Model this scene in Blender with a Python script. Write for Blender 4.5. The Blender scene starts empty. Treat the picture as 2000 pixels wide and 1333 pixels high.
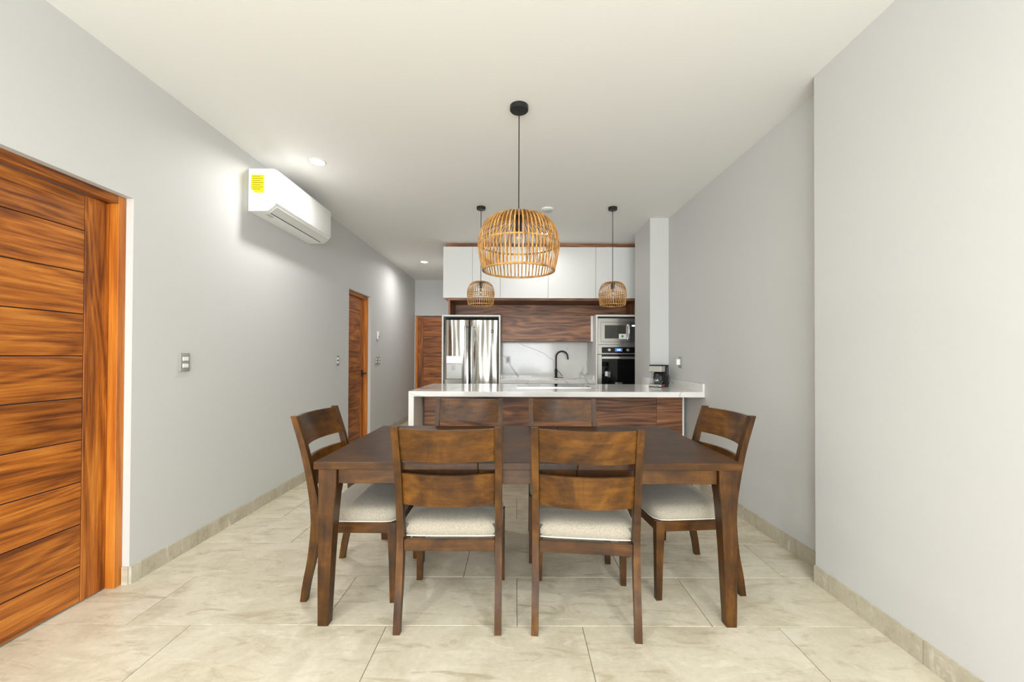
import bpy, bmesh, math, random
from mathutils import Vector, Matrix
random.seed(7)
PI = math.pi
S = bpy.context.scene
COL = S.collection

# ------------------------------------------------------------------ camera
cam_d = bpy.data.cameras.new('camera')
cam = bpy.data.objects.new('camera', cam_d); COL.objects.link(cam)
cam.location = (0, 0, 1.27)
cam.rotation_mode = 'XYZ'
cam.matrix_world = (Matrix.Translation((0, 0, 1.27)) @ Matrix.Rotation(math.radians(90.56), 4, 'X')
                    @ Matrix.Rotation(math.radians(0.20), 4, 'Z'))
cam_d.sensor_width = 36
cam_d.lens = 810 / 2000 * 36
cam_d.shift_x = -0.004
cam_d.shift_y = 0.01125
cam_d.clip_start = 0.02
S.camera = cam

# ------------------------------------------------------------------ world, daylight, exposure
w = bpy.data.worlds.new('world'); S.world = w; w.use_nodes = True
bg = w.node_tree.nodes['Background']
bg.inputs[0].default_value = (0.86, 0.93, 1.0, 1); bg.inputs[1].default_value = 1.2

def area(name, loc, rot, sx, sy, power, col, spread=180, shape='RECTANGLE'):
    l = bpy.data.lights.new(name, 'AREA'); l.shape = shape
    l.size = sx
    if shape in ('RECTANGLE', 'ELLIPSE'): l.size_y = sy
    l.energy = power; l.color = col; l.spread = math.radians(spread)
    o = bpy.data.objects.new(name, l); COL.objects.link(o)
    o.location = loc; o.rotation_euler = rot
    return o
# daylight entering through the tall glazed opening in the wall behind the camera
area('daylight', (-0.25, -3.12, 1.28), (PI/2, 0, 0), 3.3, 2.3, 165, (0.95, 0.985, 1.0))
vs = S.view_settings
vs.view_transform = 'Standard'; vs.look = 'None'; vs.gamma = 1; vs.use_curve_mapping = False
vs.exposure = 0.61

# ------------------------------------------------------------------ helpers
OFF = {}
def link(o): COL.objects.link(o); return o

def tag(o, label=None, cat=None, group=None, kind=None):
    if label: o['label'] = label
    if cat: o['category'] = cat
    if group: o['group'] = group
    if kind: o['kind'] = kind
    return o

def thing(name, loc, label, cat, group=None):
    o = link(bpy.data.objects.new(name, None)); o.location = loc
    o.empty_display_size = 0.1
    OFF[o] = Vector(loc)
    return tag(o, label, cat, group)

def obj(name, bm, mat, parent=None, smooth=False, label=None):
    """link the bmesh (world coordinates) as one mesh object, child of parent"""
    off = OFF.get(parent, Vector((0, 0, 0)))
    if off.length: bmesh.ops.translate(bm, verts=bm.verts, vec=-off)
    bmesh.ops.recalc_face_normals(bm, faces=bm.faces)
    me = bpy.data.meshes.new(name); bm.to_mesh(me); bm.free()
    me.materials.append(mat)
    if smooth:
        me.polygons.foreach_set('use_smooth', [True] * len(me.polygons))
        me.set_sharp_from_angle(angle=math.radians(40))
    o = link(bpy.data.objects.new(name, me))
    if parent: o.parent = parent
    OFF[o] = off
    if label: o['label'] = label
    return o

def solo(name, bm, mat, label, cat, base=None, group=None, smooth=False):
    """a thing that is one mesh, its origin moved to its base"""
    if base is None:
        xs = [v.co for v in bm.verts]
        base = Vector((sum(v.x for v in xs)/len(xs), sum(v.y for v in xs)/len(xs), min(v.z for v in xs)))
    base = Vector(base)
    bmesh.ops.translate(bm, verts=bm.verts, vec=-base)
    o = obj(name, bm, mat, None, smooth); o.location = base
    OFF[o] = base
    return tag(o, label, cat, group)

def B(): return bmesh.new()

def box(bm, x0, x1, y0, y1, z0, z1, bev=0.0, seg=1):
    r = bmesh.ops.create_cube(bm, size=1)
    vs_ = r['verts']
    for v in vs_:
        v.co = Vector((x0 + (v.co.x + .5) * (x1 - x0), y0 + (v.co.y + .5) * (y1 - y0), z0 + (v.co.z + .5) * (z1 - z0)))
    if bev > 0:
        es = list({e for v in vs_ for e in v.link_edges})
        bmesh.ops.bevel(bm, geom=es, offset=bev, segments=seg, affect='EDGES', profile=0.5)
    return bm

def bx(*a, **k): return box(B(), *a, **k)

def prism(bm, pts, axis, a0, a1):
    """extrude a polygon; axis 'x': pts are (y,z); 'y': (x,z); 'z': (x,y)"""
    f = {'x': lambda p, a: (a, p[0], p[1]), 'y': lambda p, a: (p[0], a, p[1]), 'z': lambda p, a: (p[0], p[1], a)}[axis]
    lo = [bm.verts.new(f(p, a0)) for p in pts]; hi = [bm.verts.new(f(p, a1)) for p in pts]
    n = len(pts)
    bm.faces.new(lo); bm.faces.new(hi[::-1])
    for i in range(n): bm.faces.new((lo[i], lo[(i+1) % n], hi[(i+1) % n], hi[i]))
    return bm

def lathe(bm, prof, cx, cy, n=32, cap=True):
    rings = []
    for r, z in prof:
        rings.append([bm.verts.new((cx + r*math.cos(2*PI*i/n), cy + r*math.sin(2*PI*i/n), z)) for i in range(n)])
    for a, b in zip(rings, rings[1:]):
        for i in range(n): bm.faces.new((a[i], a[(i+1) % n], b[(i+1) % n], b[i]))
    if cap:
        bm.faces.new(rings[0][::-1]); bm.faces.new(rings[-1])
    return bm

def tube(bm, pts, r, n=10, closed=False, rb=None):
    """round (or flat, rb) tube along points"""
    pts = [Vector(p) for p in pts]; m = len(pts); rings = []
    nrm = None
    for i, p in enumerate(pts):
        if closed: t = (pts[(i+1) % m] - pts[i-1]).normalized()
        else: t = (pts[min(i+1, m-1)] - pts[max(i-1, 0)]).normalized()
        if nrm is None:
            u = Vector((0, 0, 1)) if abs(t.z) < .9 else Vector((1, 0, 0))
            nrm = (u - t * u.dot(t)).normalized()
        else:
            nrm = (nrm - t * nrm.dot(t)).normalized()
        b = t.cross(nrm)
        rr = r[i] if isinstance(r, (list, tuple)) else r
        r2 = rr if rb is None else rb
        rings.append([bm.verts.new(p + nrm * rr * math.cos(2*PI*k/n) + b * r2 * math.sin(2*PI*k/n)) for k in range(n)])
    k = m if closed else m - 1
    for j in range(k):
        a, c = rings[j], rings[(j+1) % m]
        for i in range(n): bm.faces.new((a[i], a[(i+1) % n], c[(i+1) % n], c[i]))
    if not closed:
        bm.faces.new(rings[0][::-1]); bm.faces.new(rings[-1])
    return bm

def catmull(P, n=6):
    out = []
    for i in range(len(P) - 1):
        p0, p1, p2, p3 = P[max(i-1, 0)], P[i], P[i+1], P[min(i+2, len(P)-1)]
        for k in range(n):
            t = k / n
            out.append(tuple(.5*((2*b) + (-a+c)*t + (2*a-5*b+4*c-d)*t*t + (-a+3*b-3*c+d)*t**3) for a, b, c, d in zip(p0, p1, p2, p3)))
    out.append(tuple(P[-1])); return out

# ------------------------------------------------------------------ materials
def srgb(r, g, b):
    f = lambda c: (c/255/12.92) if c/255 <= .04045 else ((c/255+.055)/1.055)**2.4
    return (f(r), f(g), f(b), 1)

class NT:
    def __init__(s, name):
        s.m = bpy.data.materials.new(name); s.m.use_nodes = True
        s.t = s.m.node_tree; s.b = s.t.nodes['Principled BSDF']
    def n(s, typ, **k):
        x = s.t.nodes.new(typ)
        for a, v in k.items(): setattr(x, a, v)
        return x
    def l(s, a, b): s.t.links.new(a, b)
    def set(s, **k):
        for a, v in k.items(): s.b.inputs[a.replace('_', ' ')].default_value = v
    def coords(s, scale=(1, 1, 1), rand=7.0, rot=(0, 0, 0)):
        tc = s.n('ShaderNodeTexCoord'); oi = s.n('ShaderNodeObjectInfo')
        mul = s.n('ShaderNodeMath', operation='MULTIPLY'); mul.inputs[1].default_value = rand
        s.l(oi.outputs['Random'], mul.inputs[0])
        add = s.n('ShaderNodeVectorMath', operation='ADD')
        s.l(tc.outputs['Object'], add.inputs[0]); s.l(mul.outputs[0], add.inputs[1])
        mp = s.n('ShaderNodeMapping'); mp.inputs['Scale'].default_value = scale; mp.inputs['Rotation'].default_value = rot
        s.l(add.outputs[0], mp.inputs[0]); return mp.outputs[0]
    def noise(s, vec, scale, detail=4, rough=.55, dist=0):
        x = s.n('ShaderNodeTexNoise'); x.inputs['Scale'].default_value = scale; x.inputs['Detail'].default_value = detail
        x.inputs['Roughness'].default_value = rough; x.inputs['Distortion'].default_value = dist
        s.l(vec, x.inputs['Vector']); return x.outputs['Fac']
    def ramp(s, fac, stops):
        x = s.n('ShaderNodeValToRGB'); e = x.color_ramp.elements
        while len(e) < len(stops): e.new(.5)
        for i, (p, c) in enumerate(stops): e[i].position = p; e[i].color = c
        s.l(fac, x.inputs[0]); return x.outputs[0]
    def mix(s, fac, a, b, mode='MIX'):
        x = s.n('ShaderNodeMix', data_type='RGBA', blend_type=mode)
        for sock, v in ((0, fac), (6, a), (7, b)):
            if hasattr(v, 'links'): s.l(v, x.inputs[sock])
            else: x.inputs[sock].default_value = v
        return x.outputs[2]
    def bump(s, h, strength=.2, dist=.01):
        x = s.n('ShaderNodeBump'); x.inputs['Strength'].default_value = strength; x.inputs['Distance'].default_value = dist
        s.l(h, x.inputs['Height']); s.l(x.outputs[0], s.b.inputs['Normal'])
    def base(s, c):
        if hasattr(c, 'links'): s.l(c, s.b.inputs['Base Color'])
        else: s.b.inputs['Base Color'].default_value = c

def plain(name, col, rough=.5, metal=0, coat=0, emit=None, es=0, noise=0.0):
    t = NT(name); t.set(Roughness=rough, Metallic=metal, Coat_Weight=coat)
    if noise > 0:
        f = t.noise(t.coords(), 6, 4)
        d = tuple(c * (1 - noise) for c in col[:3]) + (1,); u = tuple(min(1, c * (1 + noise)) for c in col[:3]) + (1,)
        t.base(t.ramp(f, [(.3, d), (.7, u)]))
    else: t.base(col)
    if emit: t.b.inputs['Emission Color'].default_value = emit; t.b.inputs['Emission Strength'].default_value = es
    return t.m

def wood(name, axis, dark, mid, light, rough=.4, coat=0.0, bands=5.0, cross=1.0, contrast=1.0):
    """streaked timber with the grain along one axis"""
    t = NT(name)
    i = 'XYZ'.index(axis)
    sc = [1.0 * cross] * 3; sc[i] = 0.10 * cross
    v = t.coords(tuple(sc), rand=23.0)
    f1 = t.noise(v, 15, 5, .62, .5)
    sc2 = [1.0] * 3; sc2[i] = 0.03
    f2 = t.noise(t.coords(tuple(sc2), rand=11.0), 115, 4, .68)
    sc3 = [1.0] * 3; sc3[i] = 0.13
    n0 = t.noise(t.coords(tuple(sc3), rand=5.0), 4.2, 2, .5, .3)
    k0 = t.n('ShaderNodeMath', operation='MULTIPLY'); t.l(n0, k0.inputs[0]); k0.inputs[1].default_value = bands * 2.2
    wv = t.n('ShaderNodeMath', operation='PINGPONG'); t.l(k0.outputs[0], wv.inputs[0]); wv.inputs[1].default_value = .5
    m1 = t.n('ShaderNodeMath', operation='MULTIPLY_ADD'); t.l(wv.outputs[0], m1.inputs[0]); m1.inputs[1].default_value = .34 * contrast
    m2 = t.n('ShaderNodeMath', operation='MULTIPLY'); t.l(f1, m2.inputs[0]); m2.inputs[1].default_value = .62
    t.l(m2.outputs[0], m1.inputs[2])
    m3 = t.n('ShaderNodeMath', operation='MULTIPLY_ADD'); t.l(f2, m3.inputs[0]); m3.inputs[1].default_value = .40; t.l(m1.outputs[0], m3.inputs[2])
    c = t.ramp(m3.outputs[0], [(.44, dark), (.60, mid), (.76, light)])
    oi = t.n('ShaderNodeObjectInfo'); hs = t.n('ShaderNodeHueSaturation')
    mr = t.n('ShaderNodeMapRange'); mr.inputs['To Min'].default_value = .86; mr.inputs['To Max'].default_value = 1.14
    t.l(oi.outputs['Random'], mr.inputs[0]); t.l(mr.outputs[0], hs.inputs['Value']); t.l(c, hs.inputs['Color'])
    t.base(hs.outputs[0])
    t.set(Roughness=rough, Coat_Weight=coat, Coat_Roughness=.12)
    t.bump(f2, .08, .004)
    return t.m

TK = (srgb(104, 52, 14), srgb(170, 96, 30), srgb(208, 136, 54))
teak = {a: wood('teak_' + a, a, *TK, rough=.42, bands=5.5, contrast=.72) for a in 'XYZ'}
teak_frame = wood('teak_frame', 'Z', srgb(178, 96, 22), srgb(206, 122, 36), srgb(224, 144, 56), rough=.45, bands=2)
WN = (srgb(74, 43, 27), srgb(134, 86, 54), srgb(174, 122, 82))
walnut = {a: wood('walnut_' + a, a, *WN, rough=.42, bands=5) for a in 'XYZ'}
def stain(name, axis, k=1.0, coat=.2):
    t = NT(name)
    i = 'XYZ'.index(axis)
    sc = [1.0] * 3; sc[i] = .12
    f2 = t.noise(t.coords(tuple(sc), 13), 40, 4, .6)
    f1 = t.noise(t.coords((1, 1, 1), 9), 5.5, 4, .6, .6)
    mx = t.n('ShaderNodeMath', operation='MULTIPLY_ADD'); t.l(f1, mx.inputs[0]); mx.inputs[1].default_value = .62
    m2 = t.n('ShaderNodeMath', operation='MULTIPLY'); t.l(f2, m2.inputs[0]); m2.inputs[1].default_value = .38; t.l(m2.outputs[0], mx.inputs[2])
    S_ = lambda r, g, b: tuple(c * k for c in srgb(r, g, b)[:3]) + (1,)
    t.base(t.ramp(mx.outputs[0], [(.36, S_(60, 33, 8)), (.52, S_(104, 63, 14)), (.66, S_(142, 91, 24))]))
    t.set(Roughness=.42, Coat_Weight=coat, Coat_Roughness=.28); t.b.inputs['Specular IOR Level'].default_value = .25
    t.bump(f2, .05, .003)
    return t.m
st = {a: stain('stained_' + a, a, .50) for a in 'XYZ'}
st_top = stain('stained_top', 'X', .38, .08)
slat_m = stain('stained_slat', 'X', .66, .25)

def wallpaint(name, col):
    t = NT(name); t.base(col); t.set(Roughness=.62)
    t.bump(t.noise(t.coords((1, 1, 1), 0), 120, 3), .05, .002); return t.m
M_wall = wallpaint('grey_wall_paint', srgb(207, 207, 205))
M_ceil = wallpaint('ceiling_paint', srgb(240, 239, 235))
M_grout = plain('grout', srgb(176, 168, 150), .8, noise=.06)

def stone(name, a, b, c, vein, rough=.34, rand=31.0):
    t = NT(name)
    v = t.coords((1, 1.0, 1), rand)
    f1 = t.noise(v, 2.2, 6, .6, 1.4)
    f2 = t.noise(t.coords((.7, 2.4, 1), rand, (0, 0, .5)), 5, 7, .68, 1.0)
    f3 = t.noise(v, 38, 4, .7)
    c1 = t.ramp(f1, [(.32, a), (.52, b), (.72, c)])
    k = t.ramp(f2, [(.36, (1, 1, 1, 1)), (.47, (0, 0, 0, 1))])
    col = t.mix(t.ramp(f2, [(.34, (.85, .85, .85, 1)), (.47, (0, 0, 0, 1))]), c1, vein)
    col = t.mix(t.ramp(f2, [(.57, (0, 0, 0, 1)), (.70, (.7, .7, .7, 1))]), col, srgb(236, 230, 214))
    col = t.mix(.12, col, t.ramp(f3, [(.3, srgb(150, 138, 112)), (.7, srgb(245, 240, 226))]))
    t.base(col); t.set(Roughness=rough)
    h = t.n('ShaderNodeMath', operation='ADD'); t.l(f2, h.inputs[0]); t.l(f3, h.inputs[1])
    t.bump(h.outputs[0], .10, .004)
    return t.m
M_tile = stone('beige_stone_tile', srgb(196, 186, 161), srgb(213, 205, 183), srgb(226, 219, 200), srgb(176, 163, 133))
M_base = stone('baseboard_tile', srgb(176, 168, 147), srgb(190, 182, 161), srgb(202, 194, 174), srgb(162, 150, 122), .45)

def marble(name):
    t = NT(name)
    v = t.coords((1, 1, 1), 0)
    n1 = t.noise(v, 1.6, 5, .55)
    wv = t.n('ShaderNodeTexNoise'); wv.inputs['Scale'].default_value = 1.15; wv.inputs['Detail'].default_value = 3; wv.inputs['Distortion'].default_value = .9
    mp = t.n('ShaderNodeMapping'); mp.inputs['Rotation'].default_value = (.4, .9, .6); mp.inputs['Scale'].default_value = (1, 1.7, 1.2)
    t.l(v, mp.inputs[0]); t.l(mp.outputs[0], wv.inputs['Vector'])
    sb = t.n('ShaderNodeMath', operation='SUBTRACT'); t.l(wv.outputs['Fac'], sb.inputs[0]); sb.inputs[1].default_value = .5
    ab = t.n('ShaderNodeMath', operation='ABSOLUTE'); t.l(sb.outputs[0], ab.inputs[0])
    vein = t.ramp(ab.outputs[0], [(0, (.9, .9, .9, 1)), (.005, (.45, .45, .45, 1)), (.014, (0, 0, 0, 1))])
    mk = t.ramp(t.noise(v, 1.3, 2), [(.5, (0, 0, 0, 1)), (.6, (1, 1, 1, 1))])
    vein = t.mix(1.0, vein, mk, 'MULTIPLY')
    col = t.mix(vein, t.ramp(n1, [(.35, srgb(226, 225, 221)), (.6, srgb(238, 237, 233))]), srgb(158, 156, 150))
    t.base(col); t.set(Roughness=.1); t.b.inputs['Specular IOR Level'].default_value = .5
    return t.m
M_marble = marble('white_marble')
M_white = plain('white_lacquer', srgb(232, 232, 230), .12)
M_whitem = plain('white_matt', srgb(235, 234, 230), .5)
M_plastic = plain('white_plastic', srgb(244, 244, 242), .32)
M_flap = plain('flap_plastic', srgb(226, 226, 222), .4)
M_black = plain('black_metal', srgb(24, 24, 24), .42)
M_blackgl = plain('black_glass', srgb(6, 7, 8), .05)
M_dark = plain('dark_gap', srgb(40, 44, 46), .6)
M_yellow = plain('yellow_label', srgb(250, 226, 10), .5)
M_ink = plain('label_ink', srgb(120, 110, 20), .6)
M_grey = plain('grey_plate', srgb(158, 158, 154), .4, .1)
M_switch = plain('switch_white', srgb(240, 240, 232), .35)
M_lens = plain('lamp_lens', (1, 1, 1, 1), .4, emit=(1, .97, .92, 1), es=22)
M_chrome = plain('chrome', (.75, .75, .74, 1), .15, 1)
M_red = plain('red_switch', srgb(170, 20, 28), .35)
M_bluelcd = plain('blue_display', srgb(10, 20, 60), .3, emit=(.08, .2, 1, 1), es=1.6)
M_whitelcd = plain('white_display', srgb(160, 180, 255), .3, emit=(.7, .8, 1, 1), es=1.2)
M_teal = plain('pale_lcd', srgb(158, 182, 174), .3)
M_silver = plain('brushed_silver', (.62, .61, .56, 1), .38, .55)
M_green = plain('green_mark', srgb(90, 130, 70), .6)

def steel(name, col, rough, wav=0.0):
    t = NT(name); t.base(col); t.set(Metallic=1, Roughness=rough)
    if wav:
        h = t.noise(t.coords((1, 1, .10), 0), 6.0, .8, .4, .3)
        t.bump(h, wav, .16)
    return t.m
M_steel = steel('stainless_wavy', (.68, .66, .61, 1), .2, .9)
M_steel2 = steel('stainless', (.56, .54, .50, 1), .2)
M_steelh = steel('stainless_handle', (.62, .61, .60, 1), .22)

def fabric(name):
    t = NT(name); v = t.coords((1, 1, 1), 3)
    f = t.noise(v, 420, 2, .7); g = t.noise(v, 260, 2)
    mx = t.n('ShaderNodeMath', operation='ADD'); t.l(f, mx.inputs[0]); t.l(g, mx.inputs[1])
    t.base(t.ramp(mx.outputs[0], [(.7, srgb(140, 131, 114)), (1.0, srgb(157, 149, 133)), (1.3, srgb(172, 164, 148))]))
    t.set(Roughness=.92, Sheen_Weight=.2); t.bump(f, .3, .002); return t.m
M_fab = fabric('linen_fabric')
M_pipe = plain('piping_cord', srgb(212, 207, 194), .85)
M_rattan = None
def rattan():
    t = NT('rattan_cane'); v = t.coords((1, 1, 1), 17)
    f = t.noise(v, 16, 4, .6)
    t.base(t.ramp(f, [(.3, srgb(122, 80, 36)), (.5, srgb(186, 134, 70)), (.72, srgb(220, 176, 108))]))
    t.set(Roughness=.42); return t.m
M_rattan = rattan()
def glass(name, tint=(1, 1, 1, 1), rough=0):
    t = NT(name); t.base(tint); t.set(Roughness=rough, IOR=1.45); t.b.inputs['Transmission Weight'].default_value = 1; return t.m
M_glass = glass('clear_glass')

# ------------------------------------------------------------------ room shell
XL, YE, H = -2.14, 8.75, 2.88       # left wall, end wall, ceiling height
YB = -3.2
KY = 5.87                           # kitchen front plane
def struct(name, bm, m, smooth=False): return tag(obj(name, bm, m, None, smooth), kind='structure')

fl = struct('floor', bx(XL - .2, 2.3, YB, YE + .2, -.12, -.006), M_grout)
# stone tiles 0.92 x 0.43 m, each row shifted by a third
PX, PY = .922, .432
tile_cache = {}
def tile_mesh(wd, dp):
    k = (round(wd, 3), round(dp, 3))
    if k not in tile_cache:
        bm = bx(-wd/2, wd/2, -dp/2, dp/2, -.012, 0, bev=.0012)
        bmesh.ops.recalc_face_normals(bm, faces=bm.faces)
        me = bpy.data.meshes.new('tile'); bm.to_mesh(me); bm.free(); me.materials.append(M_tile); tile_cache[k] = me
    return tile_cache[k]
r0 = math.floor((YB - 1.966) / PY)
row = r0
while True:
    ya, yb = 1.966 + row * PY, 1.966 + (row + 1) * PY
    if ya >= YE: break
    ya_, yb_ = max(ya, YB), min(yb, YE)
    if yb_ - ya_ > .02:
        x = .316 - .307 * (row + 1)
        x -= math.ceil((x - XL + .17) / PX) * PX
        while x < 2.1:
            xa, xb = max(x, XL - .17), min(x + PX, 2.1)
            if xb - xa > .02:
                o = link(bpy.data.objects.new('tile', tile_mesh(xb - xa - .0035, yb_ - ya_ - .0035)))
                o.location = ((xa + xb)/2, (ya_ + yb_)/2, 0); o.parent = fl
            x += PX
    row += 1

struct('ceiling', bx(XL - .2, 2.3, YB, YE + .2, H, H + .15), M_ceil)

D1 = (1.33, 2.31, 2.145); D2 = (5.30, 6.10, 2.135)
bm = B()
for a, b, z0, z1 in ((YB, D1[0], 0, H), (D1[0], D1[1], D1[2], H), (D1[1], D2[0], 0, H), (D2[0], D2[1], D2[2], H), (D2[1], YE + .2, 0, H)):
    box(bm, XL - .18, XL, a, b, z0, z1)
bmesh.ops.remove_doubles(bm, verts=bm.verts, dist=1e-5)
struct('wall_left', bm, M_wall)
D3 = (XL + .015, -1.22, 2.125)
bm = B()
box(bm, D3[1], 2.3, YE, YE + .16, 0, H); box(bm, D3[0], D3[1], YE, YE + .16, D3[2], H); box(bm, XL, D3[0], YE, YE + .16, 0, H)
struct('wall_end', bm, M_wall)
struct('wall_right', bx(1.70, 2.3, YB, 2.36, 0, H), M_wall)
struct('wall_alcove', prism(B(), [(1.812, 2.36), (2.3, 2.36), (2.3, 4.79), (1.762, 4.79)], 'z', 0, H), M_wall)
struct('wall_column', bx(1.547, 2.3, 4.79, 5.40, 0, H), M_wall)
struct('wall_kitchen_side', bx(2.08, 2.3, 5.40, 6.6, 0, H), M_wall)
struct('wall_kitchen', bx(-1.04, 2.3, 6.62, 6.78, 0, H), M_wall)
struct('wall_corridor', bx(-1.04, -.88, 6.78, YE, 0, H), M_wall)
bm = B()
box(bm, XL, -1.9, YB - .15, YB, 0, H); box(bm, 1.4, 1.70, YB - .15, YB, 0, H); box(bm, -1.9, 1.4, YB - .15, YB, 2.43, H)
struct('wall_back', bm, M_wall)
win = tag(link(bpy.data.objects.new('window_1', None)), kind='structure'); win.location = (-.25, YB - .1, 0); OFF[win] = Vector(win.location)
M_alu = plain('window_frame_black', srgb(36, 36, 36), .4)
for a, b in ((-1.9, -1.84), (-.78, -.72), (.28, .34), (1.34, 1.4)):
    obj('window_frame', bx(a, b, YB - .12, YB - .06, .0, 2.43), M_alu, win)
obj('window_frame', bx(-1.84, 1.34, YB - .12, YB - .06, 2.37, 2.43), M_alu, win)

# baseboards: stone strips, one piece per tile
def baseboard(name, p0, p1, first, step, inset, h=.098, th=.011):
    """pieces from p0 to p1 (xy); inset = unit normal into the room"""
    d = Vector(p1) - Vector(p0); L = d.length; d.normalize(); nv = Vector(inset)
    root = tag(link(bpy.data.objects.new(name, None)), kind='structure'); root.location = (p0[0], p0[1], 0); OFF[root] = Vector(root.location)
    cuts = [0.0]; c = first
    while c < L - .03: cuts.append(c); c += step
    cuts.append(L)
    for a, b in zip(cuts, cuts[1:]):
        q = []
        for t, k in ((a + .0015, 0), (b - .0015, 0), (b - .0015, th), (a + .0015, th)):
            q.append((p0[0] + d.x*t + nv.x*k, p0[1] + d.y*t + nv.y*k))
        obj('baseboard_tile', prism(B(), q, 'z', .0005, h + random.uniform(-.002, .001)), M_base, root)
baseboard('baseboard_left', (XL, D1[1]), (XL, D2[0]), .07, .42, (1, 0))
baseboard('baseboard_hall', (XL, D2[1]), (XL, YE), .3, .42, (1, 0))
baseboard('baseboard_entrance', (XL, YB), (XL, D1[0]), .3, .42, (1, 0))
baseboard('baseboard_reveal', (XL - .038, D1[1]), (XL, D1[1]), .5, .5, (0, -1), th=.008)
baseboard('baseboard_right', (1.70, 2.36), (1.70, YB), .11, .52, (-1, 0))
baseboard('baseboard_alcove', (1.8115, 2.362), (1.7785, 3.98), .47, .44, (-1, 0))

# ------------------------------------------------------------------ doors
def door(name, M, wd, ht, hinge_handle=None, frame=.045, stile=.125, label=None):
    """local: u 0..wd along the wall, d depth into the wall, z. M maps (u,d,z) to world"""
    ax_u = 'Y' if abs(M.col[0].y) > .5 else 'X'
    root = tag(link(bpy.data.objects.new(name, None)), kind='structure')
    root.location = M @ Vector((wd/2, .1, 0)); OFF[root] = Vector(root.location)
    def P(nm, bm, m, parent=root, **k):
        bmesh.ops.transform(bm, matrix=M, verts=bm.verts); return obj(nm, bm, m, parent, **k)
    f, dp = frame, .04
    P('jamb', bx(0.001, f, dp, .17, 0, ht - .002, bev=.002), teak_frame)
    P('jamb', bx(wd - f, wd - .001, dp, .17, 0, ht - .002, bev=.002), teak_frame)
    P('door_head', bx(f, wd - f, dp, .17, ht - f, ht - .002, bev=.002), teak[ax_u])
    u0, u1, t = f + .003, wd - f - .003, ht - f - .004
    fd = .088
    P('door_core', bx(u0 + .002, u1 - .002, fd + .006, fd + .036, .008, t - .002), plain(name + '_groove', srgb(44, 22, 8), .7))
    P('stile', bx(u0, u0 + stile, fd, fd + .02, .006, t, bev=.0015), teak['Z'])
    P('stile', bx(u1 - stile, u1, fd, fd + .02, .006, t, bev=.0015), teak['Z'])
    z = .188; edges = [.006]
    while z < t - .05: edges.append(z); z += .2155
    edges.append(t)
    for a, b in zip(edges, edges[1:]):
        P('plank', bx(u0 + stile + .003, u1 - stile - .003, fd, fd + .02, a + .0025, b - .0025, bev=.002), teak[ax_u])
    if hinge_handle is not None:
        u, z = hinge_handle
        h = P('door_handle', bx(u - .026, u + .026, fd - .012, fd, z - .05, z + .05, bev=.003), M_black, label='black lever handle')
        bm = B(); tube(bm, [(u, fd - .01, z), (u, fd - .055, z)], .01, 10)
        box(bm, u - .13, u + .012, fd - .066, fd - .048, z - .011, z + .011, bev=.003)
        P('lever', bm, M_black, h)
    return root
ML = lambda y0: Matrix(((0, -1, 0, XL), (1, 0, 0, y0), (0, 0, 1, 0), (0, 0, 0, 1)))
door('door_1', ML(D1[0]), D1[1] - D1[0], D1[2])
door('door_2', ML(D2[0]), D2[1] - D2[0], D2[2], hinge_handle=(.69, 1.02))
ME = Matrix(((1, 0, 0, D3[0]), (0, 1, 0, YE), (0, 0, 1, 0), (0, 0, 0, 1)))
door('door_3', ME, D3[1] - D3[0], D3[2], hinge_handle=(.80, 1.02), frame=.035, stile=.11)

# ------------------------------------------------------------------ ceiling lights and detector
def downlight(x, y, power, label, r=.055, col=(1, .985, .96)):
    t = thing('downlight', (x, y, H - .006), label, 'downlight', 'recessed ceiling downlights')
    obj('trim_ring', lathe(B(), [(r, H + .0), (r, H - .006), (r + .008, H - .006), (r + .012, H)], x, y, 40, cap=False), M_whitem, t, True)
    obj('lens', lathe(B(), [(r, H - .004), (r - .002, H - .003), (.001, H - .003)], x, y, 40, cap=False), M_lens, t)
    a = area('downlight_lamp', (x, y, H - .02), (0, 0, 0), .10, .10, power, col, 165, 'DISK')
    return t
downlight(-1.65, 3.42, 7.5, 'round recessed downlight in the ceiling beside the air conditioner')
downlight(-1.57, 7.05, 8, 'round recessed downlight in the corridor ceiling near the end door')
downlight(.35, 5.40, 2.5, 'round recessed downlight in the kitchen ceiling in front of the white cabinets')
for x, sd in ((-1.65, 'left'), (1.15, 'right')): downlight(x, -.25, 14, 'round recessed downlight in the ceiling behind the camera, along the %s wall' % sd)
t = thing('smoke_detector', (.335, 4.5, H - .03), 'small white round smoke detector on the ceiling between the pendants', 'detector')
obj('base_plate', lathe(B(), [(.066, H), (.066, H - .010), (.062, H - .013)], .335, 4.5, 36), M_plastic, t, True)
obj('cover', lathe(B(), [(.058, H - .012), (.056, H - .022), (.044, H - .031), (.02, H - .033)], .335, 4.5, 36), plain('detector_grey', srgb(196, 196, 190), .4), t, True)

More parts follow.
